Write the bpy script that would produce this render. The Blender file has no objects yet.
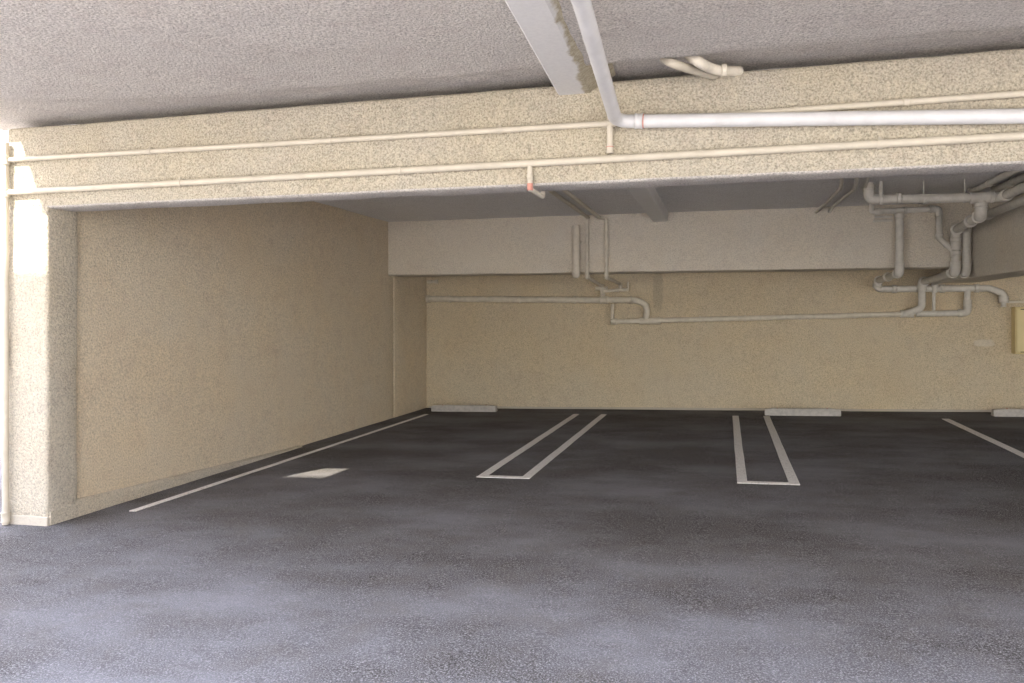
import bpy, bmesh, math, random
from mathutils import Vector, Matrix, noise
random.seed(7)
SC = bpy.context.scene
COL = SC.collection

# ------------------------------------------------------------------ camera, sky, sun, exposure
F = 780.0; TH = math.atan(213.0/780.0); HY = 316.0; CAMZ = 1.5
cam = bpy.data.cameras.new('camera'); cam.sensor_width = 36; cam.lens = F/1024*36
cam.shift_y = -(341.5-HY)/1024; cam.clip_start = .05
co = bpy.data.objects.new('camera', cam); COL.objects.link(co)
co.location = (0, 0, CAMZ); co.rotation_euler = (math.pi/2, 0, TH)
SC.camera = co
SC.view_settings.view_transform = 'Standard'; SC.view_settings.look = 'None'
SC.view_settings.gamma = 1; SC.view_settings.use_curve_mapping = False
SC.view_settings.exposure = 0.85
W = bpy.data.worlds.new('sky'); SC.world = W; W.use_nodes = True
wn = W.node_tree.nodes; wl = W.node_tree.links
bg = wn['Background']
# hazy bright horizon, blue overhead
tc = wn.new('ShaderNodeTexCoord'); sp = wn.new('ShaderNodeSeparateXYZ'); cr = wn.new('ShaderNodeValToRGB')
wl.new(tc.outputs['Generated'], sp.inputs[0]); wl.new(sp.outputs[2], cr.inputs[0]); wl.new(cr.outputs[0], bg.inputs[0])
cr.color_ramp.elements[0].position = .04; cr.color_ramp.elements[0].color = (1, .95, .85, 1)
cr.color_ramp.elements[1].position = .55; cr.color_ramp.elements[1].color = (1.55, 1.70, 2.25, 1)
e_ = cr.color_ramp.elements.new(.22); e_.color = (.90, .90, .94, 1)
bg.inputs[1].default_value = 2.6
SUND = Vector((.40, 1.0, -.95)).normalized()
sl = bpy.data.lights.new('sun', 'SUN'); sl.energy = 9.0; sl.angle = math.radians(.6); sl.color = (1, .93, .80)
so = bpy.data.objects.new('sun', sl); COL.objects.link(so)
so.rotation_euler = SUND.to_track_quat('-Z', 'Y').to_euler(); so.location = (-8, -10, 12)

SLOPE = .024
def fz(x): return SLOPE*x                      # the floor rises slightly to the right
CZ = 1.475 + CAMZ                              # ceiling height
def P(px, py, Y):
    """point seen at a pixel, standing at depth Y"""
    u = px-512; c, s = math.cos(TH), math.sin(TH)
    dx = -s*F + c*u; dy = c*F + s*u
    k = Y/dy
    return Vector((dx*k, Y, CAMZ + (HY-py)*k))

# ------------------------------------------------------------------ materials
def mat(name): 
    m = bpy.data.materials.new(name); m.use_nodes = True
    return m, m.node_tree.nodes, m.node_tree.links, m.node_tree.nodes['Principled BSDF']
def texco(n, l, scale=(1,1,1)):
    t = n.new('ShaderNodeTexCoord'); mp = n.new('ShaderNodeMapping'); mp.inputs['Scale'].default_value = scale
    l.new(t.outputs['Object'], mp.inputs[0]); return mp.outputs[0]
def nz(n, l, v, scale, detail=3, rough=.6):
    t = n.new('ShaderNodeTexNoise'); t.inputs['Scale'].default_value = scale
    t.inputs['Detail'].default_value = detail; t.inputs['Roughness'].default_value = rough
    l.new(v, t.inputs['Vector']); return t.outputs['Fac']
def ramp(n, l, f, stops):
    r = n.new('ShaderNodeValToRGB'); l.new(f, r.inputs[0])
    e = r.color_ramp.elements
    while len(e) < len(stops): e.new(.5)
    for i, (p, c) in enumerate(stops):
        e[i].position = p; e[i].color = (*c, 1) if len(c) == 3 else c
    return r.outputs[0]
def mix(n, l, a, b, f, mode='MIX'):
    m = n.new('ShaderNodeMix'); m.data_type = 'RGBA'; m.blend_type = mode
    for s, v in ((6, a), (7, b), (0, f)):
        if isinstance(v, (int, float)): m.inputs[s].default_value = v
        elif isinstance(v, tuple): m.inputs[s].default_value = (*v, 1)
        else: l.new(v, m.inputs[s])
    return m.outputs[2]
def math_(n, l, op, a, b=None):
    m = n.new('ShaderNodeMath'); m.operation = op
    for i, v in enumerate((a, b)):
        if v is None: continue
        if isinstance(v, (int, float)): m.inputs[i].default_value = v
        else: l.new(v, m.inputs[i])
    return m.outputs[0]
def stucco(name, c, grain=70, bump=.012, contrast=.22, patch=.10, tint=(1.06, .98, .84)):
    m, n, l, b = mat(name)
    v = texco(n, l)
    g = nz(n, l, v, grain*1.35, 6, .75); big = nz(n, l, v, 1.1, 5, .6); mid = nz(n, l, v, 6, 4, .6)
    dark = tuple(x*(1-contrast*1.6) for x in c); lite = tuple(min(1, x*(1+contrast)) for x in c)
    c1 = ramp(n, l, g, [(.36, dark), (.5, c), (.64, lite)])
    c2 = mix(n, l, c1, tuple(tint), ramp(n, l, big, [(.38, (0, 0, 0)), (.66, (patch*4,)*3)]), 'MULTIPLY')
    c3 = mix(n, l, c2, (.84, .79, .80), ramp(n, l, mid, [(.5, (0, 0, 0)), (.75, (patch*4,)*3)]), 'MULTIPLY')
    l.new(c3, b.inputs['Base Color'])
    b.inputs['Roughness'].default_value = .95; b.inputs['Specular IOR Level'].default_value = .15
    vo = n.new('ShaderNodeTexVoronoi'); vo.inputs['Scale'].default_value = grain*1.1; vo.feature = 'SMOOTH_F1'
    l.new(v, vo.inputs['Vector'])
    h = math_(n, l, 'ADD', math_(n, l, 'MULTIPLY', g, 1.3), math_(n, l, 'MULTIPLY', vo.outputs['Distance'], -.7))
    h = math_(n, l, 'ADD', h, math_(n, l, 'MULTIPLY', mid, 1.2))
    bp = n.new('ShaderNodeBump'); bp.inputs['Strength'].default_value = 1; bp.inputs['Distance'].default_value = bump
    l.new(h, bp.inputs['Height']); l.new(bp.outputs[0], b.inputs['Normal'])
    return m
def plain(name, c, rough=.5, spec=.4, var=.12, scale=14, bump=.001, metal=0):
    m, n, l, b = mat(name); v = texco(n, l)
    f = nz(n, l, v, scale, 5, .65)
    l.new(ramp(n, l, f, [(.3, tuple(x*(1-var) for x in c)), (.55, c), (.75, tuple(min(1, x*(1+var*.6)) for x in c))]), b.inputs['Base Color'])
    b.inputs['Roughness'].default_value = rough; b.inputs['Specular IOR Level'].default_value = spec
    b.inputs['Metallic'].default_value = metal
    bp = n.new('ShaderNodeBump'); bp.inputs['Distance'].default_value = bump; bp.inputs['Strength'].default_value = .7
    l.new(nz(n, l, v, scale*5, 3), bp.inputs['Height']); l.new(bp.outputs[0], b.inputs['Normal'])
    return m
M = {}
M['beam'] = stucco('cream_beam_stucco', (.50, .455, .37), 62, .010, .30, .13, (1.03, .99, .86))
M['column'] = stucco('cream_column_stucco', (.62, .565, .465), 52, .014, .22, .10)
M['wall'] = stucco('tan_wall_stucco', (.69, .60, .46), 50, .008, .20, .12)
M['ceiling'] = stucco('grey_ceiling_stucco', (.66, .62, .575), 58, .013, .28, .14, (.96, .97, 1.0))
M['inner_ceiling'] = stucco('inner_ceiling_stucco', (.80, .785, .775), 46, .008, .16, .08, (.96, .97, 1.0))
M['back_beam'] = stucco('grey_beam_stucco', (.70, .65, .56), 48, .007, .13, .08)
M['plaster'] = stucco('smooth_plaster', (.50, .46, .39), 90, .003, .08, .12)
M['pipe_cream'] = plain('cream_painted_pipe', (.54, .49, .40), .45, .4, .12, 9)
M['pipe_white'] = plain('white_painted_pipe', (.60, .595, .60), .4, .45, .10, 7)
M['pipe_tan'] = plain('tan_painted_pipe', (.69, .635, .53), .55, .35, .15, 12)
M['pipe_grey'] = plain('grey_painted_pipe', (.65, .62, .555), .55, .35, .15, 12)
M['rust'] = plain('red_primer', (.55, .25, .20), .6, .3, .3, 40)
M['wood'] = plain('white_painted_timber', (.78, .77, .75), .6, .35, .06, 5)
M['concrete'] = plain('wheel_stop_concrete', (.52, .49, .45), .85, .2, .22, 18, .004)
M['dark'] = plain('dark_opening', (.02, .018, .015), .9, .1, .1, 10)
M['box'] = plain('yellow_cream_enamel', (.72, .60, .30), .4, .45, .05, 6)
M['drive'] = plain('light_driveway_concrete', (.50, .45, .38), .9, .2, .12, 3, .003)
M['white_wall'] = plain('pale_exterior_stucco', (.80, .76, .70), .9, .2, .06, 20, .004)
def asphalt():
    m, n, l, b = mat('asphalt'); v = texco(n, l)
    vs = texco(n, l, (.65, 1.1, 1))
    fine = nz(n, l, v, 120, 3, .8); sp = nz(n, l, v, 75, 2, .8); big = nz(n, l, vs, .9, 6, .62); mid = nz(n, l, v, 3, 5, .6)
    c1 = ramp(n, l, fine, [(.38, (.040, .036, .032)), (.52, (.102, .094, .089)), (.66, (.31, .295, .29))])
    c2 = mix(n, l, c1, (.23, .225, .235), ramp(n, l, big, [(.40, (0, 0, 0)), (.66, (.65,)*3)]))
    c3 = mix(n, l, c2, (.13, .116, .10), ramp(n, l, mid, [(.5, (0, 0, 0)), (.72, (.4,)*3)]))
    c4 = mix(n, l, c3, (.42, .41, .40), ramp(n, l, sp, [(.66, (0, 0, 0)), (.74, (.8,)*3)]))
    l.new(c4, b.inputs['Base Color'])
    b.inputs['Roughness'].default_value = .95; b.inputs['Specular IOR Level'].default_value = .05
    bp = n.new('ShaderNodeBump'); bp.inputs['Distance'].default_value = .006
    l.new(fine, bp.inputs['Height']); l.new(bp.outputs[0], b.inputs['Normal'])
    return m
M['asphalt'] = asphalt()
def linepaint():
    m, n, l, b = mat('worn_white_line_paint'); v = texco(n, l)
    f = nz(n, l, v, 60, 4, .7)
    l.new(ramp(n, l, f, [(.30, (.2, .19, .18)), (.40, (.62, .59, .55)), (.65, (.80, .77, .72))]), b.inputs['Base Color'])
    b.inputs['Roughness'].default_value = .8
    return m
M['line'] = linepaint()
def wallback():
    """back wall stucco with its own stain: a dark vertical patch and a chalky scuff"""
    m = stucco('tan_back_wall_stucco', (.63, .545, .40), 50, .008, .20, .12)
    n, l = m.node_tree.nodes, m.node_tree.links; b = n['Principled BSDF']
    src = b.inputs['Base Color'].links[0].from_socket
    t = n.new('ShaderNodeTexCoord')
    sx = n.new('ShaderNodeSeparateXYZ'); l.new(t.outputs['Object'], sx.inputs[0])
    wob = nz(n, l, t.outputs['Object'], 14, 4, .7)
    def blob(cx, cz, rx, rz, k):
        a = math_(n, l, 'DIVIDE', math_(n, l, 'SUBTRACT', sx.outputs[0], cx), rx)
        c = math_(n, l, 'DIVIDE', math_(n, l, 'SUBTRACT', sx.outputs[2], cz), rz)
        a = math_(n, l, 'POWER', math_(n, l, 'ABSOLUTE', a), 4.0); c = math_(n, l, 'POWER', math_(n, l, 'ABSOLUTE', c), 4.0)
        d = math_(n, l, 'ADD', math_(n, l, 'ADD', a, c), math_(n, l, 'MULTIPLY', math_(n, l, 'SUBTRACT', wob, .5), 3.0))
        r = n.new('ShaderNodeMapRange'); r.inputs[1].default_value = 1.4; r.inputs[2].default_value = .5
        r.inputs[3].default_value = 0; r.inputs[4].default_value = k; l.new(d, r.inputs[0]); return r.outputs[0]
    p = P(658, 290, 12.9); q = P(984, 343, 12.9)
    c = mix(n, l, src, (.20, .17, .13), blob(p.x, p.z, .08, .32, .30))
    c = mix(n, l, c, (.74, .70, .62), blob(q.x, q.z, .13, .05, .5))
    l.new(c, b.inputs['Base Color'])
    return m
M['back'] = wallback()

# ------------------------------------------------------------------ mesh helpers
def link(name, bm, m, parent=None, smooth=False):
    me = bpy.data.meshes.new(name); bm.normal_update(); bm.to_mesh(me); bm.free()
    me.materials.append(m)
    if smooth:
        for p in me.polygons: p.use_smooth = True
    o = bpy.data.objects.new(name, me); COL.objects.link(o)
    if parent is not None:
        o.parent = parent; o.location = -parent.location if parent.parent is None else (0, 0, 0)   # meshes are written in world coordinates
    return o
def smooth_by_angle(o, a=40):
    me = o.data
    for p in me.polygons: p.use_smooth = True
    bm = bmesh.new(); bm.from_mesh(me)
    for e in bm.edges:
        if len(e.link_faces) == 2 and e.calc_face_angle(0) > math.radians(a): e.smooth = False
    bm.to_mesh(me); bm.free()
def thing(name, label, cat, loc, group=None):
    o = bpy.data.objects.new(name, None); COL.objects.link(o); o.location = loc; o.empty_display_size = .1
    o['label'] = label; o['category'] = cat
    if group: o['group'] = group
    return o
def tag(o, label, cat, group=None):
    o['label'] = label; o['category'] = cat
    if group: o['group'] = group
    return o
def struct(o, label=None, cat=None):
    o['kind'] = 'structure'
    if label: o['label'] = label
    if cat: o['category'] = cat
    return o
def bm_box(a, b, bevel=0, seg=2, bm=None):
    own = bm is None
    if own: bm = bmesh.new()
    r = bmesh.ops.create_cube(bm, size=1)
    a = Vector(a); b = Vector(b); c = (a+b)/2; d = b-a
    for v in r['verts']: v.co = Vector((v.co.x*d.x, v.co.y*d.y, v.co.z*d.z)) + c
    if bevel:
        es = list({e for v in r['verts'] for e in v.link_edges})
        bmesh.ops.bevel(bm, geom=es, offset=bevel, segments=seg, profile=.5, affect='EDGES')
    return bm
def wavy_box(a, b, bevel=.02, step=.25, amp=.006, freq=2.2, seg=3):
    """a hand-plastered block: rounded arrises and gently uneven faces"""
    bm = bm_box(a, b, bevel, seg)
    for ax in range(3):
        lo, hi = a[ax], b[ax]; n = int((hi-lo)/step)
        for i in range(1, n):
            no = Vector((0, 0, 0)); no[ax] = 1; p = Vector((0, 0, 0)); p[ax] = lo+(hi-lo)*i/n
            bmesh.ops.bisect_plane(bm, geom=bm.verts[:]+bm.edges[:]+bm.faces[:], plane_co=p, plane_no=no)
    bm.normal_update()
    for v in bm.verts:
        v.co += v.normal * amp * (noise.noise(v.co*freq) + .5*noise.noise(v.co*freq*3.1))
    return bm
def fillet(pts, rad):
    pts = [Vector(p) for p in pts]
    if len(pts) < 3 or rad <= 0: return pts
    out = [pts[0]]
    for i in range(1, len(pts)-1):
        p0, p1, p2 = pts[i-1], pts[i], pts[i+1]
        a = (p0-p1); b = (p2-p1); la, lb = a.length, b.length; a.normalize(); b.normalize()
        ang = a.angle(b)
        if ang > math.radians(176): out.append(p1); continue
        d = min(rad/math.tan(ang/2), la*.48, lb*.48)
        s, e = p1+a*d, p1+b*d
        for k in range(7):
            t = k/6; out.append(s*(1-t)**2 + p1*2*t*(1-t) + e*t*t)
    out.append(pts[-1]); return out
def bm_tube(pts, r, seg=16, bm=None, cap=True):
    if bm is None: bm = bmesh.new()
    rr = r if isinstance(r, (list, tuple)) else [r]*len(pts)
    tang = []
    for i in range(len(pts)):
        t = (pts[min(i+1, len(pts)-1)]-pts[max(i-1, 0)]); tang.append(t.normalized())
    up = Vector((0, 0, 1)) if abs(tang[0].z) < .9 else Vector((1, 0, 0))
    nrm = (up - tang[0]*up.dot(tang[0])).normalized(); rings = []
    for i, p in enumerate(pts):
        if i: nrm = (nrm - tang[i]*nrm.dot(tang[i])).normalized()
        bi = tang[i].cross(nrm)
        rings.append([bm.verts.new(p + (nrm*math.cos(k*2*math.pi/seg) + bi*math.sin(k*2*math.pi/seg))*rr[i]) for k in range(seg)])
    for i in range(len(rings)-1):
        for k in range(seg):
            bm.faces.new((rings[i][k], rings[i][(k+1) % seg], rings[i+1][(k+1) % seg], rings[i+1][k]))
    if cap:
        bm.faces.new(rings[0][::-1]); bm.faces.new(rings[-1])
    bmesh.ops.recalc_face_normals(bm, faces=bm.faces[:])
    return bm
def pipe(pts, r, m, parent, name='pipe', bend=None):
    o = link(name, bm_tube(fillet(pts, bend if bend is not None else r*2.2), r), m, parent); smooth_by_angle(o, 50); return o
def sleeve(p, d, r, L, m, parent, name='coupling'):
    """a socket: short thicker ring with a rolled lip at both ends"""
    p = Vector(p); d = Vector(d).normalized()
    ts = [-.5, -.5, -.42, -.34, .34, .42, .5, .5]; k = [1.0, 1.22, 1.32, 1.2, 1.2, 1.32, 1.22, 1.0]
    pts = [p+d*(L*t + (i-3.5)*1e-4) for i, t in enumerate(ts)]
    o = link(name, bm_tube(pts, [r*x for x in k]), m, parent); smooth_by_angle(o, 50); return o
def elbow(p0, p1, p2, r, m, parent, L=None, name='elbow'):
    """a cast elbow around the corner p1, fatter than its pipes, with socket rings"""
    p0, p1, p2 = Vector(p0), Vector(p1), Vector(p2); L = L or r*3
    a = (p0-p1).normalized(); b = (p2-p1).normalized()
    pts = fillet([p1+a*L, p1, p1+b*L], r*2.2)
    o = link(name, bm_tube(pts, r*1.14), m, parent); smooth_by_angle(o, 50)
    for q, d in ((p1+a*L, a), (p1+b*L, b)): sleeve(q, d, r*1.02, r*.9, m, o if False else parent, 'coupling')
    return o
def clip(p, axis, r, m, parent, wall=(0, 1, 0), gap=.02):
    """split ring around the pipe with a lug to the wall and a bolt"""
    p = Vector(p); d = Vector(axis).normalized(); w = Vector(wall)
    bm = bm_tube([p-d*.014, p-d*.0139, p+d*.0139, p+d*.014], [r*1.0, r*1.22, r*1.22, r*1.0])
    bm_tube([p+w*r*.9, p+w*(r+gap)], .010, 8, bm)
    up = d.cross(w)
    bm_tube([p+up*(r*1.1), p+up*(r*1.1+.012)], .008, 8, bm)
    return link('pipe_clip', bm, m, parent)

# ------------------------------------------------------------------ the setting
YB0, YB1 = 4.87, 5.15          # front beam
YW = 12.9                      # back wall
XL = -5.05                     # column's inner face
# floor: asphalt plane sloping up to the right
bm = bmesh.new()
nx, ny = 36, 30
g = [[bm.verts.new((-9+25*i/nx, 1.2+(YW+.3-1.2)*j/ny, fz(-9+25*i/nx) + .004*noise.noise(Vector((i*.5, j*.5, 0))))) for j in range(ny+1)] for i in range(nx+1)]
for i in range(nx):
    for j in range(ny): bm.faces.new((g[i][j], g[i+1][j], g[i+1][j+1], g[i][j+1]))
for f in list(bm.faces): pass
r = bmesh.ops.extrude_face_region(bm, geom=bm.faces[:])
for v in [x for x in r['geom'] if isinstance(x, bmesh.types.BMVert)]: v.co.z -= .25
bmesh.ops.recalc_face_normals(bm, faces=bm.faces[:])
fl = struct(link('floor', bm, M['asphalt'], smooth=False), 'dark grey asphalt garage floor', 'floor')
# sunlit driveway outside, behind and to the left
bm = bm_box((-30, -24, -.45), (30, 1.2, .0)); 
for v in bm.verts: v.co.z += fz(max(-9, min(17, v.co.x)))
struct(link('driveway', bm, M['drive']), 'light concrete driveway outside the garage', 'driveway')
bm = bm_box((-30, 1.2, -.6), (-9, 16, -.216))
struct(link('side_yard', bm, M['drive']), 'light concrete yard left of the garage', 'yard')

# front ceiling with the groove that runs along the beam
def zc_front(x, y):
    w = .34*max(0, min(1, (-3.3-x)/1.4))**1.5
    y0 = 4.40 - w; d = y-y0
    up = max(0, min(1, d/.20)); up = up*up*(3-2*up)
    z = CZ - .040 + .085*up + .02*max(0, min(1, (d-.2)/.3))
    q = max(0, min(1, (y-3.0)/.25))
    z += q*.008*noise.noise(Vector((x*2.1, y*2.1, 3))) + q*.006*noise.noise(Vector((x*6, y*6, 9)))*(1 if d < 0 else 1.8)
    return z
def slab(name, x0, x1, y0, y1, m, zfun, sx=.12, sy=.06, top=.0):
    bm = bmesh.new(); nx = max(1, int((x1-x0)/sx)); ny = max(1, int((y1-y0)/sy))
    g = [[bm.verts.new((x0+(x1-x0)*i/nx, y0+(y1-y0)*j/ny, zfun(x0+(x1-x0)*i/nx, y0+(y1-y0)*j/ny))) for j in range(ny+1)] for i in range(nx+1)]
    for i in range(nx):
        for j in range(ny): bm.faces.new((g[i][j], g[i][j+1], g[i+1][j+1], g[i+1][j]))
    T = CZ+max(top, .08)
    t = [bm.verts.new((x, y, T)) for x, y in ((x0, y0), (x1, y0), (x1, y1), (x0, y1))]
    bm.faces.new(t)
    bm.faces.new([g[i][0] for i in range(nx+1)] + [t[1], t[0]])
    bm.faces.new([g[i][ny] for i in range(nx, -1, -1)] + [t[3], t[2]])
    bm.faces.new([g[0][j] for j in range(ny, -1, -1)] + [t[0], t[3]])
    bm.faces.new([g[nx][j] for j in range(ny+1)] + [t[2], t[1]])
    bmesh.ops.recalc_face_normals(bm, faces=bm.faces[:])
    o = link(name, bm, m); smooth_by_angle(o, 45); return o
flat = lambda x, y: CZ-.040
YE = 2.5                        # where the ceiling ends towards the driveway
struct(slab('ceiling', -5.07, 15.2, 3.0, YB1-.015, M['ceiling'], zc_front, .12, .05, .13), 'rough grey stucco ceiling in front of the beam', 'ceiling')
struct(slab('ceiling', -5.38, -5.07, 4.15, YB1-.015, M['ceiling'], zc_front, .1, .05, .13), 'narrow strip of stucco ceiling above the column', 'ceiling')
struct(slab('ceiling', -7.6, 15.2, YE, 3.0, M['ceiling'], flat, .6, .6), 'rough grey stucco ceiling near the driveway', 'ceiling')
struct(slab('ceiling', -5.75, -5.38, 4.68, YB1-.015, M['ceiling'], zc_front, .1, .05, .13), 'short ceiling strip added to shade the column top from the sun', 'ceiling')  # strip added to cut the sun patch off at the column top
struct(slab('ceiling', -7.6, -5.07, 3.0, 3.58, M['ceiling'], flat, .3, .3), 'unseen slab added left of the column to block the sun', 'ceiling')  # added out of view, keeps sun off the near floor and lower column
struct(slab('ceiling', -5.6, 15.2, YB1-.02, YW+.3, M['inner_ceiling'], lambda x, y: CZ+.006*noise.noise(Vector((x*1.7, y*1.7, 5))), .25, .25),
       'grey stucco ceiling of the parking bays', 'ceiling')

# front beam and column
o = struct(link('beam_front', wavy_box((-5.45, YB0, .838+CAMZ), (15.2, YB1, CZ), .028, .22, .007, 2.4, 3), M['beam']), 'wide cream stucco beam across the opening', 'beam')
smooth_by_angle(o, 55); o.data.materials.append(M['ceiling'])       # its underside carries the ceiling's grey coat
for p in o.data.polygons:
    if p.normal.z < -.55: p.material_index = 1
o = struct(link('column_left', wavy_box((-5.45, YB0-.004, fz(-5.45)+.0), (XL, YB1+.02, .86+CAMZ), .028, .16, .009, 3.0, 3), M['column']), 'cream stucco column carrying the left end of the beam', 'column')
smooth_by_angle(o, 55)
bm = wavy_box((-5.42, YB0-.008, fz(-5.4)-.03), (XL+.003, YB0+.1, fz(-5.05)+.068), .010, .06, .005, 9)
struct(link('trim_1', bm, M['plaster']), 'smooth plaster band at the foot of the column', 'trim')
# left wall, pilaster at its far end
o = struct(link('wall_left', wavy_box((-5.45, YB1-.01, fz(-5.45)-.05), (-5.10, 11.50, CZ+.1), .006, .3, .006, 1.3), M['wall']), 'tan stucco side wall', 'wall'); smooth_by_angle(o, 50)
o = struct(link('wall_left', wavy_box((-5.45, 11.515, fz(-5.45)-.05), (-5.09, YW+.05, CZ+.1), .010, .3, .004, 1.3), M['wall']), 'tan stucco return of the side wall under the back beam', 'wall'); smooth_by_angle(o, 50)
struct(link('trim_2', bm_box((-5.44, 11.44, fz(-5.45)-.05), (-5.125, 11.56, CZ+.09)), M['plaster']), 'recessed joint in the side wall', 'trim')
# tapering kerb at the foot of the left wall
bm = bmesh.new(); n = 26; prev = None
for i in range(n+1):
    y = YB0+.02 + (8.6-YB0)*i/n; t = i/n
    h = .125*(1-t)**1.15+.018; w0 = XL + .012 + .006*noise.noise(Vector((0, y*3, 0))); zb = fz(-5.1)-.04
    ring = [bm.verts.new(c) for c in ((-5.2, y, zb), (w0, y, zb), (w0-.004, y, zb+.04+h*.75), (w0-.03, y, zb+.04+h), (-5.2, y, zb+.045+h))]
    if prev:
        for k in range(5): bm.faces.new((prev[k], prev[(k+1) % 5], ring[(k+1) % 5], ring[k]))
    else: bm.faces.new(ring[::-1])
    prev = ring
bm.faces.new(prev); bmesh.ops.recalc_face_normals(bm, faces=bm.faces[:])
struct(link('baseboard_left', bm, M['column']), 'stucco kerb tapering away along the foot of the side wall', 'kerb')
# back wall
o = struct(link('wall_back', wavy_box((-5.45, YW, fz(-5.45)-.1), (15.2, YW+.25, CZ+.1), .01, .4, .006, 1.1), M['back']), 'tan stucco back wall', 'wall'); smooth_by_angle(o, 50)
bm = bm_box((-5.04, YW-.02, -.03), (9.0, YW+.02, .032), .004)
for v in bm.verts: v.co.z += fz(v.co.x)
struct(link('baseboard_back', bm, M['plaster']), 'pale plaster lip along the foot of the back wall', 'baseboard')
o = struct(link('beam_back', wavy_box((-5.2, 11.3, .635+CAMZ), (3.12, 11.78, CZ+.1), .022, .3, .006, 1.4), M['back_beam']), 'grey tan stucco beam in front of the back wall', 'beam'); smooth_by_angle(o, 50)
o = struct(link('beam_right', wavy_box((3.08, YB1-.02, .49+CAMZ), (3.55, YW+.02, CZ+.1), .02, .3, .006, 1.4), M['back_beam']), 'grey tan stucco beam running from front to back', 'beam'); smooth_by_angle(o, 50)
o = struct(link('wall_right', wavy_box((13.0, YB0, .1), (13.25, YW+.1, CZ+.1), .01, .5, .005, 1.1), M['wall']), 'tan stucco right wall', 'wall')
# outside: pale neighbouring wall seen past the column, building added behind the camera to keep sun off the floor
struct(link('wall_outside', bm_box((-22, 8.6, -.3), (-6.2, 8.9, 7)), M['white_wall']), 'sunlit pale wall outside, left of the column', 'wall')
bm = bm_box((-30, -7.0, 5.2+CAMZ), (30, -4.0, 8.79+CAMZ))
for x_ in range(-28, 29, 8): bm_box((x_-.2, -6.6, -.8), (x_+.2, -6.2, 5.2+CAMZ), 0, 1, bm)
struct(link('sun_blocker_outside', bm, M['white_wall']), 'pale block on posts added to shade the garage floor from the sun', 'sun_blocker')

# boxed timber joists under the ceiling
def joist(name, x0, X1, zb, y0, y1, side=.05, skew=0):
    bm = bmesh.new(); zt = CZ+.02 if y1 > 5 else CZ+.04; prev = None; n = int((y1-y0)/.2)
    for i in range(n+1):
        y = y0+(y1-y0)*i/n; k = .003*noise.noise(Vector((y*3, x0, 1))) + skew*(y1-y); x1 = X1-skew*.35*(y1-y)
        ring = [bm.verts.new(c) for c in ((x0+k, y, zb+.012), (x0+.012+k, y, zb), (x1-.012+k, y, zb), (x1+k, y, zb+.012), (x1+side+k, y, zt), (x0-.0+k, y, zt))]
        if prev:
            for q in range(6): bm.faces.new((prev[q], prev[(q+1) % 6], ring[(q+1) % 6], ring[q]))
        else: bm.faces.new(ring[::-1])
        prev = ring
    bm.faces.new(prev); bmesh.ops.recalc_face_normals(bm, faces=bm.faces[:])
    return bm
def woodmat():
    """white paint with stucco overspray along the right side"""
    m, n, l, b = mat('white_timber_with_overspray')
    t = n.new('ShaderNodeTexCoord'); sx = n.new('ShaderNodeSeparateXYZ'); l.new(t.outputs['Object'], sx.inputs[0])
    w = nz(n, l, t.outputs['Object'], 5, 4, .6); g = nz(n, l, t.outputs['Object'], 45, 4, .7)
    e = math_(n, l, 'ADD', sx.outputs[0], math_(n, l, 'MULTIPLY', math_(n, l, 'SUBTRACT', w, .5), .12))
    e = math_(n, l, 'ADD', e, math_(n, l, 'MULTIPLY', math_(n, l, 'SUBTRACT', sx.outputs[1], 4.87), .07))
    mr = n.new('ShaderNodeMapRange'); mr.inputs[1].default_value = -.86; mr.inputs[2].default_value = -.84; l.new(e, mr.inputs[0])
    tan = ramp(n, l, g, [(.3, (.25, .215, .15)), (.55, (.42, .375, .28)), (.75, (.52, .47, .36))])
    white = ramp(n, l, g, [(.3, (.60, .59, .58)), (.6, (.66, .65, .635))])
    l.new(mix(n, l, white, tan, mr.outputs[0]), b.inputs['Base Color']); b.inputs['Roughness'].default_value = .75
    bp = n.new('ShaderNodeBump'); bp.inputs['Distance'].default_value = .006
    l.new(math_(n, l, 'MULTIPLY', g, mr.outputs[0]), bp.inputs['Height']); l.new(bp.outputs[0], b.inputs['Normal'])
    return m
struct(link('joist_front', joist('joist_front', -1.03, -.81, 1.405+CAMZ, YE+.1, YB0+.02, .15, .05), woodmat()), 'white boxed joist under the ceiling in front of the beam', 'joist')
struct(link('joist_back', joist('joist_back', -1.0, -.79, 1.345+CAMZ, YB1-.02, 11.32, .01), M['wood']), 'pale boxed joist under the ceiling of the parking bays', 'joist')

# ------------------------------------------------------------------ pipes on the front beam
yb = YB0
# white drain pipe
pr = .041; yp = yb-.065
A = P(640, 122, yp); Bp = P(1024, 116.8, yp); d = (Bp-A); d.normalize()
c0 = P(616, 121.5, yp); far = A + d*8.6
w = thing('drain_pipe', 'thick white drain pipe turning from the ceiling onto the cream beam', 'pipe', c0)
rise = P(581, 0, 3.30); dr = (rise-c0).normalized(); top = Vector((rise.x, YE-.12, rise.z+.01))
pipe([top+Vector((0, 0, 3.4)), top, rise, c0, far], pr, M['pipe_white'], w, bend=.10)
sleeve(c0+d*.14, d, pr*.93, .05, M['pipe_white'], w)
bm = bm_tube([c0+d*.158, c0+d*.1581, c0+d*.172, c0+d*.1721], [pr, pr*1.08, pr*1.08, pr]); link('primer_ring', bm, M['rust'], w)['label'] = 'reddish primer ring'
for s in (2.6, 5.2, 7.6): clip(c0+d*s, d, pr, M['pipe_white'], w, (0, 1, 0), .03)
clip(rise+Vector((0, -.4, 0)), (0, 1, 0), pr, M['pipe_white'], w, (0, 0, 1), .05)
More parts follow.
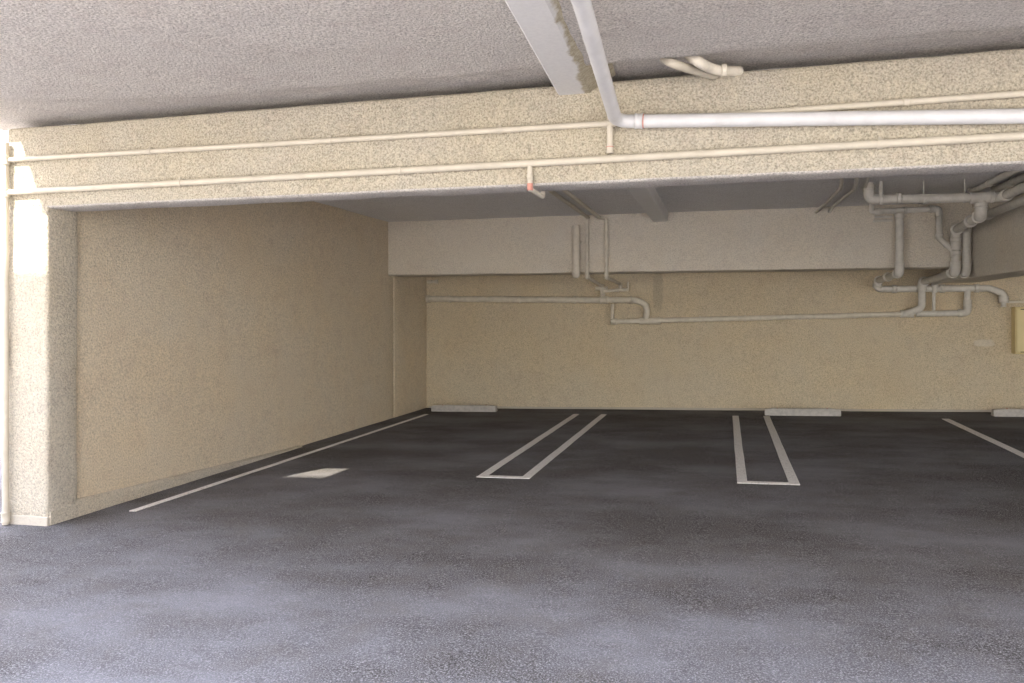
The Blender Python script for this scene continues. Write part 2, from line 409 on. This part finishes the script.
# upper thin conduit
r1 = .019; y1 = yb-.026
a = P(2, 160.3, y1); b2 = P(610, 123.5, y1); bb = P(1024, 93.5, y1)
x9 = Vector((8.9, y1, bb.z))
t = thing('conduit', 'upper thin cream conduit crossing the whole beam, partly behind the white pipe', 'conduit', b2)
pipe([a, b2, bb, x9], r1, M['pipe_cream'], t, bend=0)
for px in (797, 906): 
    q = P(px, 123.5+(px-610)*(93.5-123.5)/414, y1); sleeve(q, (1, 0, 0), r1, .035, M['pipe_cream'], t)
q = P(610, 112, y1); sleeve(b2, (1, 0, 0), r1, .07, M['pipe_cream'], t, 'tee_fitting')
lowz = P(610, 160, y1)
pipe([q, b2, P(610, 152, y1)], r1, M['pipe_cream'], t, 'drop_pipe', 0)
sleeve(P(610, 149.5, y1), (0, 0, 1), r1*.95, .05, M['pipe_cream'], t)
o = link('primer_ring', bm_tube([P(610, 146.6, y1), P(610, 147.4, y1)], r1*1.2), M['rust'], t); o['label'] = 'rusty ring above the lower fitting'
for px in (150, 330, 500): 
    q = P(px, 160.3+(px-2)*(123.5-160.3)/608, y1); clip(q, (1, 0, 0), r1, M['pipe_cream'], t, (0, 1, 0), .006)
# lower conduit
r2 = .023; y2 = yb-.030
a = P(2, 192.8, y2); m1 = P(530, 167, y2); bb = P(1024, 135.8, y2); x9 = Vector((8.9, y2, bb.z))
t = thing('conduit', 'lower cream conduit crossing the whole beam near its bottom edge', 'conduit', m1)
pipe([a, bb, x9], r2, M['pipe_cream'], t, bend=0)
tz = P(530, 165.8, y2)
pipe([P(530, 165.8, y2), P(530, 186, y2)], .017, M['pipe_cream'], t, 'drop_pipe', 0)
sleeve(P(530, 177, y2), (0, 0, 1), .017, .035, M['pipe_cream'], t)
bt = P(530, 186, y2); u1 = Vector((bt.x, bt.y, .838+CAMZ-.035)); u1.z = .838+CAMZ-.026; u2 = Vector((bt.x, YB0+.15, .838+CAMZ-.026)); u3 = Vector((bt.x, YB1+.06, .838+CAMZ-.026)); u4 = Vector((bt.x, YB1+.06, CZ-.02))
pipe([bt, u1, u2, u3, u4], .016, M['pipe_tan'], t, 'return_pipe', .04)
o = link('primer_ring', bm_tube([P(530, 183.5, y2), P(530, 190.5, y2)], .0185), M['rust'], t); o['label'] = 'pink primer ring at the beam edge'
for px in (180, 400, 700, 880):
    q = P(px, 192.8+(px-2)*(135.8-192.8)/1022, y2); clip(q, (1, 0, 0), r2, M['pipe_cream'], t, (0, 1, 0), .005)
# downpipe on the column's left edge
xp = P(5.5, 300, yb-.04).x
t = thing('downpipe', 'cream downpipe standing against the left edge of the sunlit column', 'pipe', (xp, yb-.04, fz(xp)))
pipe([(xp, yb-.04, fz(xp)+.004), (xp, yb-.04, P(5, 143, yb-.04).z)], .024, M['pipe_cream'], t, bend=0)
for py in (160.3, 192.8): sleeve((xp, yb-.04, P(5, py, yb-.04).z), (0, 0, 1), .025, .07, M['pipe_cream'], t, 'tee_fitting')
sleeve((xp, yb-.04, fz(xp)+.06), (0, 0, 1), .025, .08, M['pipe_cream'], t)
# cream pipes coming out of the ceiling groove
t = thing('vent_pipe', 'pair of curved cream pipes poking out of the ceiling above the beam', 'pipe', P(705, 68, 4.7))
zz = CZ-.015
def pc(px, py, z):
    k = (z-CAMZ)/(HY-py); u = px-512; c, s = math.cos(TH), math.sin(TH)
    return Vector(((-s*F+c*u)*k, (c*F+s*u)*k, z))
pipe([pc(664, 58, CZ+.04), pc(671, 63, CZ-.055), pc(690, 69, CZ-.045), P(712, 75, 4.85), P(724, 74, 4.95)], .026, M['pipe_cream'], t, bend=.06)
pipe([pc(688, 54, CZ+.05), pc(697, 61, CZ-.045), pc(710, 68, CZ-.035), pc(722, 71, CZ-.04), P(739, 71, 4.88)], .030, M['pipe_tan'], t, bend=.08)
sleeve(pc(724, 70, CZ-.038), (1, .1, 0), .030, .03, M['pipe_tan'], t)

# ------------------------------------------------------------------ pipes on the back beam, left group
yf = 11.3
G = M['pipe_tan']
def conduit_run(x, xb, label, zend, r=.025, parent=None):
    zc = CZ-.045; z0 = zend+CAMZ
    t = thing('conduit', label, 'conduit', (xb, yf-.04, 1.8+CAMZ-1.5), 'twin conduits on the back beam')
    pts = [Vector((x, YB1+.12, zc)), Vector((x, yf-.05, zc))]
    if abs(x-xb) > .02: pts.append(Vector((xb, yf-.045, zc-.02)))
    pts += [Vector((xb, yf-.045, z0))]
    pipe(pts, r, G, t, bend=.05)
    sleeve((xb, yf-.045, 1.30+CAMZ-.3), (0, 0, 1), r*.95, .05, G, t)
    return t, Vector((xb, yf-.045, z0))
t, e = conduit_run(-1.92, -1.94, 'left one of the twin conduits turning down the back beam', .58)
pipe([e, e+Vector((0, 0, -.015)), Vector((-1.96, 12.78, .50+CAMZ)), Vector((-1.96, 12.78, .33+CAMZ))], .027, G, t, 'return_pipe', .05)
elbow(e+Vector((0, 0, .1)), e, e+Vector((0, .2, 0)), .026, G, t, .06)
sleeve((-1.96, 12.78, .47+CAMZ), (0, 0, 1), .032, .10, G, t, 'valve_body')
pipe([Vector((-2.06, 12.78, .455+CAMZ)), Vector((-1.86, 12.78, .455+CAMZ))], .030, G, t, 'valve_port', 0)
t, e = conduit_run(-1.76, -1.655, 'right one of the twin conduits turning down the back beam', .57)
pipe([e, e+Vector((0, 0, -.015)), Vector((-1.655, 12.79, .53+CAMZ)), Vector((-1.655, 12.79, .425+CAMZ)), Vector((-1.95, 12.79, .41+CAMZ))], .025, G, t, 'return_pipe', .04)
elbow(e+Vector((0, 0, .1)), e, e+Vector((0, .2, 0)), .026, G, t, .06)
sleeve((-1.655, 12.79, .47+CAMZ), (0, 0, 1), .027, .06, G, t); sleeve((-1.70, 12.79, .425+CAMZ), (1, 0, 0), .027, .05, G, t)
pipe([Vector((-1.655, 12.79, .425+CAMZ)), Vector((-1.52, 12.79, .43+CAMZ))], .028, G, t, 'capped_end', 0)
pipe([Vector((-1.53, 12.79, .42+CAMZ)), Vector((-1.53, 12.79, .56+CAMZ))], .018, G, t, 'valve_stem', 0)
# thick stub beside them
a = P(576, 276, yf-.07); b = P(576, 226, yf-.07)
t = thing('drain_pipe', 'short thick open pipe standing beside the twin conduits on the back beam', 'pipe', a)
bm = bm_tube([a+Vector((0, 0, .02)), b], .06, 20, None, False); bm_tube([b, a+Vector((0, 0, .02))], .052, 20, bm, False)
o = link('pipe', bm, G, t); smooth_by_angle(o)
o = link('pipe_cap', bm_tube([a+Vector((0, 0, -.03)), a+Vector((0, 0, -.01)), a+Vector((0, 0, .02)), a+Vector((0, 0, .07)), a+Vector((0, 0, .0701))], [.03, .05, .066, .066, .058]), G, t)
bm = bm_box((a.x-.075, yf-.012, b.z-.25), (a.x+.075, yf+.01, b.z-.21)); bm_tube([Vector((a.x+.066, yf-.07, b.z-.23)), Vector((a.x+.075, yf, b.z-.23))], .008, 8, bm); bm_tube([Vector((a.x-.066, yf-.07, b.z-.23)), Vector((a.x-.075, yf, b.z-.23))], .008, 8, bm)
link('pipe_clip', bm, G, t)

# ------------------------------------------------------------------ long drain on the back wall
yq = 12.825
q0 = Vector((-5.06, yq, .300+CAMZ)); q1 = P(632, 300, yq); q2 = P(650, 306, yq); q3 = P(646, 321, yq)
s0 = P(611, 321.6, yq); s1 = P(912, 314, yq)
t = thing('drain_pipe', 'long tan drain pipe along the back wall, stepping down halfway', 'pipe', q1)
curve = [q0, P(600, 300, yq), q1, P(640, 301.5, yq), P(645.5, 305, yq), P(647, 311, yq), q3]
pipe(curve, .052, G, t, bend=.05)
pipe([s0, s1], .040, G, t, 'lower_pipe', 0)
sleeve(q0+Vector((.03, 0, 0)), (1, 0, 0), .055, .05, G, t, 'wall_flange')
sleeve(P(604, 300, yq), (1, 0, 0), .052, .14, G, t, 'tee_fitting'); sleeve(P(630, 300, yq), (1, 0, 0), .050, .06, G, t)
pipe([P(603, 300, yq), P(603, 290, yq)], .035, G, t, 'riser', 0)
sleeve(P(650, 321, yq), (1, 0, 0), .046, .34, G, t, 'wye_fitting')
sleeve(P(614, 321.5, yq), (1, 0, 0), .043, .10, G, t)
pipe([P(612.5, 321.5, yq), P(612.5, 304, yq)], .028, G, t, 'branch_pipe', 0)
for px in (450, 520, 575): clip(P(px, 299+(px-430)/170, yq), (1, 0, 0), .052, G, t, (0, 1, 0), .02)
for px in (700, 745, 800, 855): clip(P(px, 321.6+(px-611)*(314-321.6)/301, yq), (1, 0, 0), .040, G, t, (0, 1, 0), .03)
# little fitting high in the left corner
t = thing('pipe_fitting', 'small capped pipe fitting in the corner under the left end of the back beam', 'pipe fitting', (-5.0, 12.78, 2.1))
pipe([Vector((-5.03, 12.78, .60+CAMZ)), Vector((-4.84, 12.78, .60+CAMZ))], .026, G, t, bend=0); sleeve((-4.97, 12.78, .60+CAMZ), (1, 0, 0), .028, .05, G, t)
sleeve((-4.86, 12.78, .60+CAMZ), (1, 0, 0), .028, .05, G, t, 'pipe_cap'); pipe([Vector((-4.97, 12.78, .60+CAMZ)), Vector((-4.97, 12.89, .60+CAMZ))], .016, G, t, 'bracket', 0)

# ------------------------------------------------------------------ pipework at the right
H = M['pipe_grey']
def V(x, y, z): return Vector((x, y, z+CAMZ))
# main collector hanging under the ceiling
t = thing('drain_pipe', 'thick grey collector pipe hanging under the ceiling, dropping to the back wall', 'pipe', V(2.65, 9.4, 1.27))
a0 = P(869, 199.5, 9.4); a1 = V(2.65, 9.4, 1.272)
pipe([Vector((a0.x, 9.4, CZ+.01)), a0, a1, V(2.86, 9.4, 1.275), V(2.86, 5.4, 1.30)], .050, H, t, bend=.10)
elbow(Vector((a0.x, 9.4, CZ)), a0, a1, .050, H, t, .12)
sleeve((a0.x, 9.4, 1.43+CAMZ), (0, 0, 1), .052, .04, H, t, 'ceiling_flange')
sleeve(a1, (1, 0, 0), .050, .22, H, t, 'tee_fitting')
elbow(a1, V(2.86, 9.4, 1.275), V(2.86, 8, 1.28), .050, H, t, .11)
sleeve(a0+Vector((.30, 0, 0)), (1, 0, 0), .050, .05, H, t)
for x in (a0.x+.55, a0.x+.95): 
    bm = bm_tube([V(x-.012, 9.4, 1.275), V(x+.012, 9.4, 1.275)], .057); bm_tube([V(x, 9.4, 1.30), V(x, 9.4, 1.48)], .007, 8, bm); link('pipe_hanger', bm, H, t)
pipe([a1, V(2.65, 9.4, 1.08), V(2.85, 11.14, 1.10), V(2.85, 11.14, .565), V(2.81, 12.72, .50), V(2.81, 12.74, .12), P(905, 314, 12.80)], .052, H, t, 'drop_pipe', .09)
elbow(a1, V(2.65, 9.4, 1.08), V(2.85, 11.14, 1.10), .054, H, t, .11)
elbow(V(2.65, 9.4, 1.08), V(2.85, 11.14, 1.10), V(2.85, 11.14, .565), .054, H, t, .13)
elbow(V(2.85, 11.14, 1.10), V(2.85, 11.14, .565), V(2.81, 12.72, .50), .054, H, t, .11)
elbow(V(2.85, 11.14, .565), V(2.81, 12.72, .50), V(2.81, 12.74, .12), .054, H, t, .11)
dd = (V(2.85, 11.14, 1.10)-V(2.65, 9.4, 1.08)); sleeve(V(2.65, 9.4, 1.08)+dd*.35, dd, .054, .06, H, t)
sleeve(V(2.85, 11.14, .80), (0, 0, 1), .053, .07, H, t); sleeve(V(2.85, 11.14, .93), (0, 0, 1), .053, .16, H, t, 'wye_fitting')
sleeve(P(907, 313.8, 12.82), (1, 0, 0), .046, .18, H, t)
# branch that feeds it
yc = 11.17
t = thing('drain_pipe', 'slimmer grey pipe below the collector with an elbow down into the drop pipe', 'pipe', V(2.3, yc, 1.375))
b0 = V(1.93, yc, 1.375); b1 = V(2.665, yc, 1.385); b2 = V(2.67, yc, 1.0)
pipe([b0, b1, b2, V(2.83, 11.15, .84)], .038, H, t, bend=.07)
elbow(b0, b1, b2, .038, H, t, .09); sleeve(b0+Vector((.01, 0, 0)), (1, 0, 0), .038, .06, H, t); sleeve(b2+Vector((0, 0, .03)), (0, 0, 1), .038, .06, H, t)
sleeve(V(2.26, yc, 1.378), (1, 0, 0), .038, .05, H, t)
pipe([b0+Vector((.0, 0, -.0)), b0+Vector((-.07, 0, 0)), b0+Vector((-.07, -.05, .12))], .034, H, t, 'riser', .04)
# the drop on the back beam and its run along the wall
t = thing('drain_pipe', 'grey pipe down the back beam that kicks back and runs right along the wall', 'pipe', V(2.2, yc, 1.0))
w0, w1, w2 = V(2.2, yc, .565), V(2.21, 12.72, .53), V(2.21, 12.80, .405)
w3 = V(3.70, 12.80, .405); w4 = V(3.90, 12.80, .33); w5 = V(3.90, 12.80, .19)
pipe([V(2.2, yc, 1.33), w0, w1, w2, w3, w4, w5], .050, H, t, bend=.08)
sleeve(V(2.2, yc, 1.31), (0, 0, 1), .05, .06, H, t); elbow(V(2.2, yc, 1.3), w0, w1, .050, H, t, .11); elbow(w0, w1, w2, .05, H, t, .09)
dd = w1-w0; sleeve(w0+dd*.5, dd, .05, .07, H, t)
for x in (2.45, 2.81, 3.1, 3.55): sleeve(V(x, 12.80, .405), (1, 0, 0), .05, .06, H, t)
sleeve(V(3.90, 12.80, .24), (0, 0, 1), .052, .10, H, t, 'pipe_cap')
sleeve(V(3.90, 12.80, .17), (0, 0, 1), .03, .08, H, t, 'drain_plug')
pipe([V(3.43, 12.80, .40), V(3.43, 12.80, .045), V(2.75, 12.80, .03)], .044, H, t, 'lower_pipe', .05)
sleeve(V(3.43, 12.80, .20), (0, 0, 1), .046, .08, H, t)
elbow(V(3.43, 12.80, .40), V(3.43, 12.80, .045), V(2.75, 12.80, .03), .045, H, t, .10)
# small side branch pipes left of it
for k, (dz, x0) in enumerate(((1.315, 1.92), (1.265, 1.90))):
    t = thing('conduit', ('upper' if k == 0 else 'lower') + ' of two thin grey pipes ending beside the top of the wall drop', 'conduit', V(2.0, 11.2, dz), 'thin pipes beside the drop')
    pipe([V(x0, 11.27, dz), V(2.135, 11.27, dz)], .015, H, t, bend=0); sleeve(V(x0+.02, 11.27, dz), (1, 0, 0), .015, .03, H, t)
# second long pipe along the right beam
t = thing('drain_pipe', 'grey pipe running along the right beam then down its corner', 'pipe', V(2.985, 11.17, 1.19))
pipe([V(2.985, 5.4, 1.22), V(2.985, 11.18, 1.19), V(2.985, 11.18, .56), V(2.99, 12.74, .50), V(2.99, 12.80, .36)], .048, H, t, bend=.06)
elbow(V(2.985, 9, 1.2), V(2.985, 11.18, 1.19), V(2.985, 11.18, .9), .048, H, t, .10); elbow(V(2.985, 11.18, .9), V(2.985, 11.18, .56), V(2.99, 12.7, .5), .048, H, t, .10)
for y in (7.2, 8.9, 10.3): sleeve(V(2.985, y, 1.19+.03*(11.18-y)/5.8), (0, 1, 0), .048, .08, H, t)
pipe([V(2.99, 12.82, .35), V(2.99, 12.82, .06)], .024, H, t, 'branch_pipe', 0)
# thin pipes on the ceiling at the right
for (x, ye, r, lab) in ((2.73, 10.05, .034, 'left one of two pipes clipped to the ceiling above the collector'), (2.95, 9.95, .040, 'right one of two pipes clipped to the ceiling above the collector')):
    t = thing('conduit', lab, 'conduit', V(x, ye, 1.42), 'ceiling pipes above the collector')
    pipe([V(x, 5.4, 1.422), V(x, ye, 1.422), V(x, ye+.06, 1.50)], r, H, t, bend=.05)
    for y in (6.5, 8.0, 9.4): clip(V(x, y, 1.422), (0, 1, 0), r, H, t, (0, 0, 1), .01)
# slim flexible pipes at the ceiling
for (pts, r, lab) in (
    ([V(.98, 7.0, 1.44), V(1.15, 8.5, 1.44), V(1.26, 9.5, 1.44), V(1.24, 10.9, 1.44), V(1.19, 11.28, 1.41)], .020, 'leftmost thin bent pipe crossing the ceiling to the back beam'),
    ([V(1.12, 7.0, 1.44), V(1.29, 8.5, 1.44), V(1.42, 9.55, 1.44), V(1.37, 10.9, 1.44), V(1.36, 11.28, 1.41)], .020, 'second thin bent pipe from the left crossing the ceiling'),
    ([V(1.24, 7.0, 1.44), V(1.40, 8.5, 1.44), V(1.52, 9.55, 1.43), V(1.52, 9.8, 1.49)], .017, 'short thin pipe ending in the ceiling right of two longer ones')):
    t = thing('conduit', lab, 'conduit', pts[1], 'thin pipes crossing the ceiling'); pipe(pts, r, H, t, bend=.12)
    clip(pts[0]+(pts[1]-pts[0])*.5, pts[1]-pts[0], r, H, t, (0, 0, 1), .01)
t = thing('conduit', 'thin upright pipe between the ceiling and the left end of the collector', 'conduit', V(1.78, 9.4, 1.40))
xq = P(879.5, 190, 9.4).x
pipe([V(xq, 9.33, 1.30), V(xq, 9.33, 1.485)], .018, H, t, bend=0); sleeve(V(xq, 9.33, 1.37), (0, 0, 1), .018, .05, H, t)

# ------------------------------------------------------------------ electrical cabinet
x0, x1, yf2, z0, z1 = 4.03, 4.62, 12.72, -.548, .13
t = thing('electrical_cabinet', 'cream yellow metal cabinet fixed to the back wall at the right', 'cabinet', V((x0+x1)/2, 12.8, z0))
link('cabinet_body', bm_box(V(x0, yf2+.015, z0), V(x1, 12.90, z1), .006), M['box'], t)
bm = bm_box(V(x0+.012, yf2-.004, z0+.012), V(x1-.012, yf2+.018, z1-.012), .008); door = link('cabinet_door', bm, M['box'], t)
for zz in (z0+.03, z1-.035):
    for xx in (x0+.06, x1-.13): link('door_slot', bm_box(V(xx, yf2-.008, zz-.004), V(xx+.07, yf2-.003, zz+.006)), M['dark'], door)['label'] = 'dark slot in the cabinet door'
link('latch', bm_box(V(x1-.08, yf2-.022, -.24), V(x1-.055, yf2-.002, -.16), .005), M['pipe_grey'], door)
t = thing('conduit', 'thin conduit on the back wall above the yellow cabinet', 'conduit', V(4.3, 12.87, .2))
pipe([V(3.97, 12.865, .205), V(5.2, 12.865, .205), V(5.2, 12.865, 1.4)], .020, M['pipe_tan'], t, bend=.08); clip(V(4.25, 12.865, .205), (1, 0, 0), .02, M['pipe_tan'], t, (0, 1, 0), .01)

# ------------------------------------------------------------------ wheel stops and painted lines
def stop(x0, x1, y, lab, hgt=.105):
    bm = bmesh.new(); n = 10; prev = None
    for i in range(n+1):
        x = x0+(x1-x0)*i/n; k = .003*noise.noise(Vector((x*9, y, 0))); z = fz(x)+.003; e = .012 if i in (0, n) else 0
        ring = [bm.verts.new(c) for c in ((x, y-.075+e, z), (x, y+.075-e, z), (x, y+.07-e, z+hgt*.45), (x, y+.045, z+hgt+k-e), (x, y-.045, z+hgt+k-e), (x, y-.07+e, z+hgt*.45))]
        if prev:
            for q in range(6): bm.faces.new((prev[q], prev[(q+1) % 6], ring[(q+1) % 6], ring[q]))
        else: bm.faces.new(ring[::-1])
        prev = ring
    bm.faces.new(prev); bmesh.ops.recalc_face_normals(bm, faces=bm.faces[:])
    t = thing('wheel_stop', lab, 'wheel stop', ((x0+x1)/2, y, fz((x0+x1)/2)), 'concrete wheel stops')
    link('concrete_bar', bm, M['concrete'], t)
    for xx in (x0+.18, x1-.18):
        z = fz(xx)+hgt
        link('anchor_pin', bm_tube([Vector((xx, y, z-.02)), Vector((xx, y, z+.006)), Vector((xx, y, z+.012))], [.011, .011, .007], 10), M['rust'], t)
stop(-4.79, -3.66, 12.42, 'concrete wheel stop in the left corner by the side wall', .10)
stop(.575, 1.63, 12.28, 'concrete wheel stop at the end of the right hairpin line', .10)
stop(3.64, 4.74, 12.40, 'concrete wheel stop cut by the right edge, under the yellow cabinet', .10)
def strip(bm, x0, y0, x1, y1):
    n = max(1, int((y1-y0)/.4)); T = .004
    vs = []
    for j in range(n+1):
        y = y0+(y1-y0)*j/n; k = .004*noise.noise(Vector((x0*5, y*2.5, 1)))
        vs.append([bm.verts.new((x+k, y, fz(x)+dz)) for x, dz in ((x0, .001), (x0, .0035+T), (x1, .0035+T), (x1, .001))])
    for j in range(n):
        for q in range(4): bm.faces.new((vs[j][q], vs[j][(q+1) % 4], vs[j+1][(q+1) % 4], vs[j+1][q]))
    bm.faces.new(vs[0][::-1]); bm.faces.new(vs[-1]); bmesh.ops.recalc_face_normals(bm, faces=bm.faces[:])
bm = bmesh.new(); strip(bm, -4.745, 5.38, -4.68, 11.95)
tag(link('parking_line', bm, M['line']), 'long painted line along the foot of the left wall', 'parking line')
for (a, b, ya, yb_, lab) in ((-2.31, -1.785, 7.16, 12.15, 'hairpin of painted lines nearer the left wall, open towards the back'), (.105, .635, 7.26, 12.12, 'right hairpin of painted lines, ending at a wheel stop')):
    bm = bmesh.new(); strip(bm, a, ya+.088, a+.088, yb_); strip(bm, b-.088, ya+.088, b, yb_)
    strip(bm, a, ya, b, ya+.0875)
    tag(link('parking_line', bm, M['line']), lab, 'parking line', 'hairpin parking lines')
bm = bmesh.new(); strip(bm, 2.90, 7.3, 2.99, 12.0)
tag(link('parking_line', bm, M['line']), 'single painted line running out of the right edge', 'parking line')
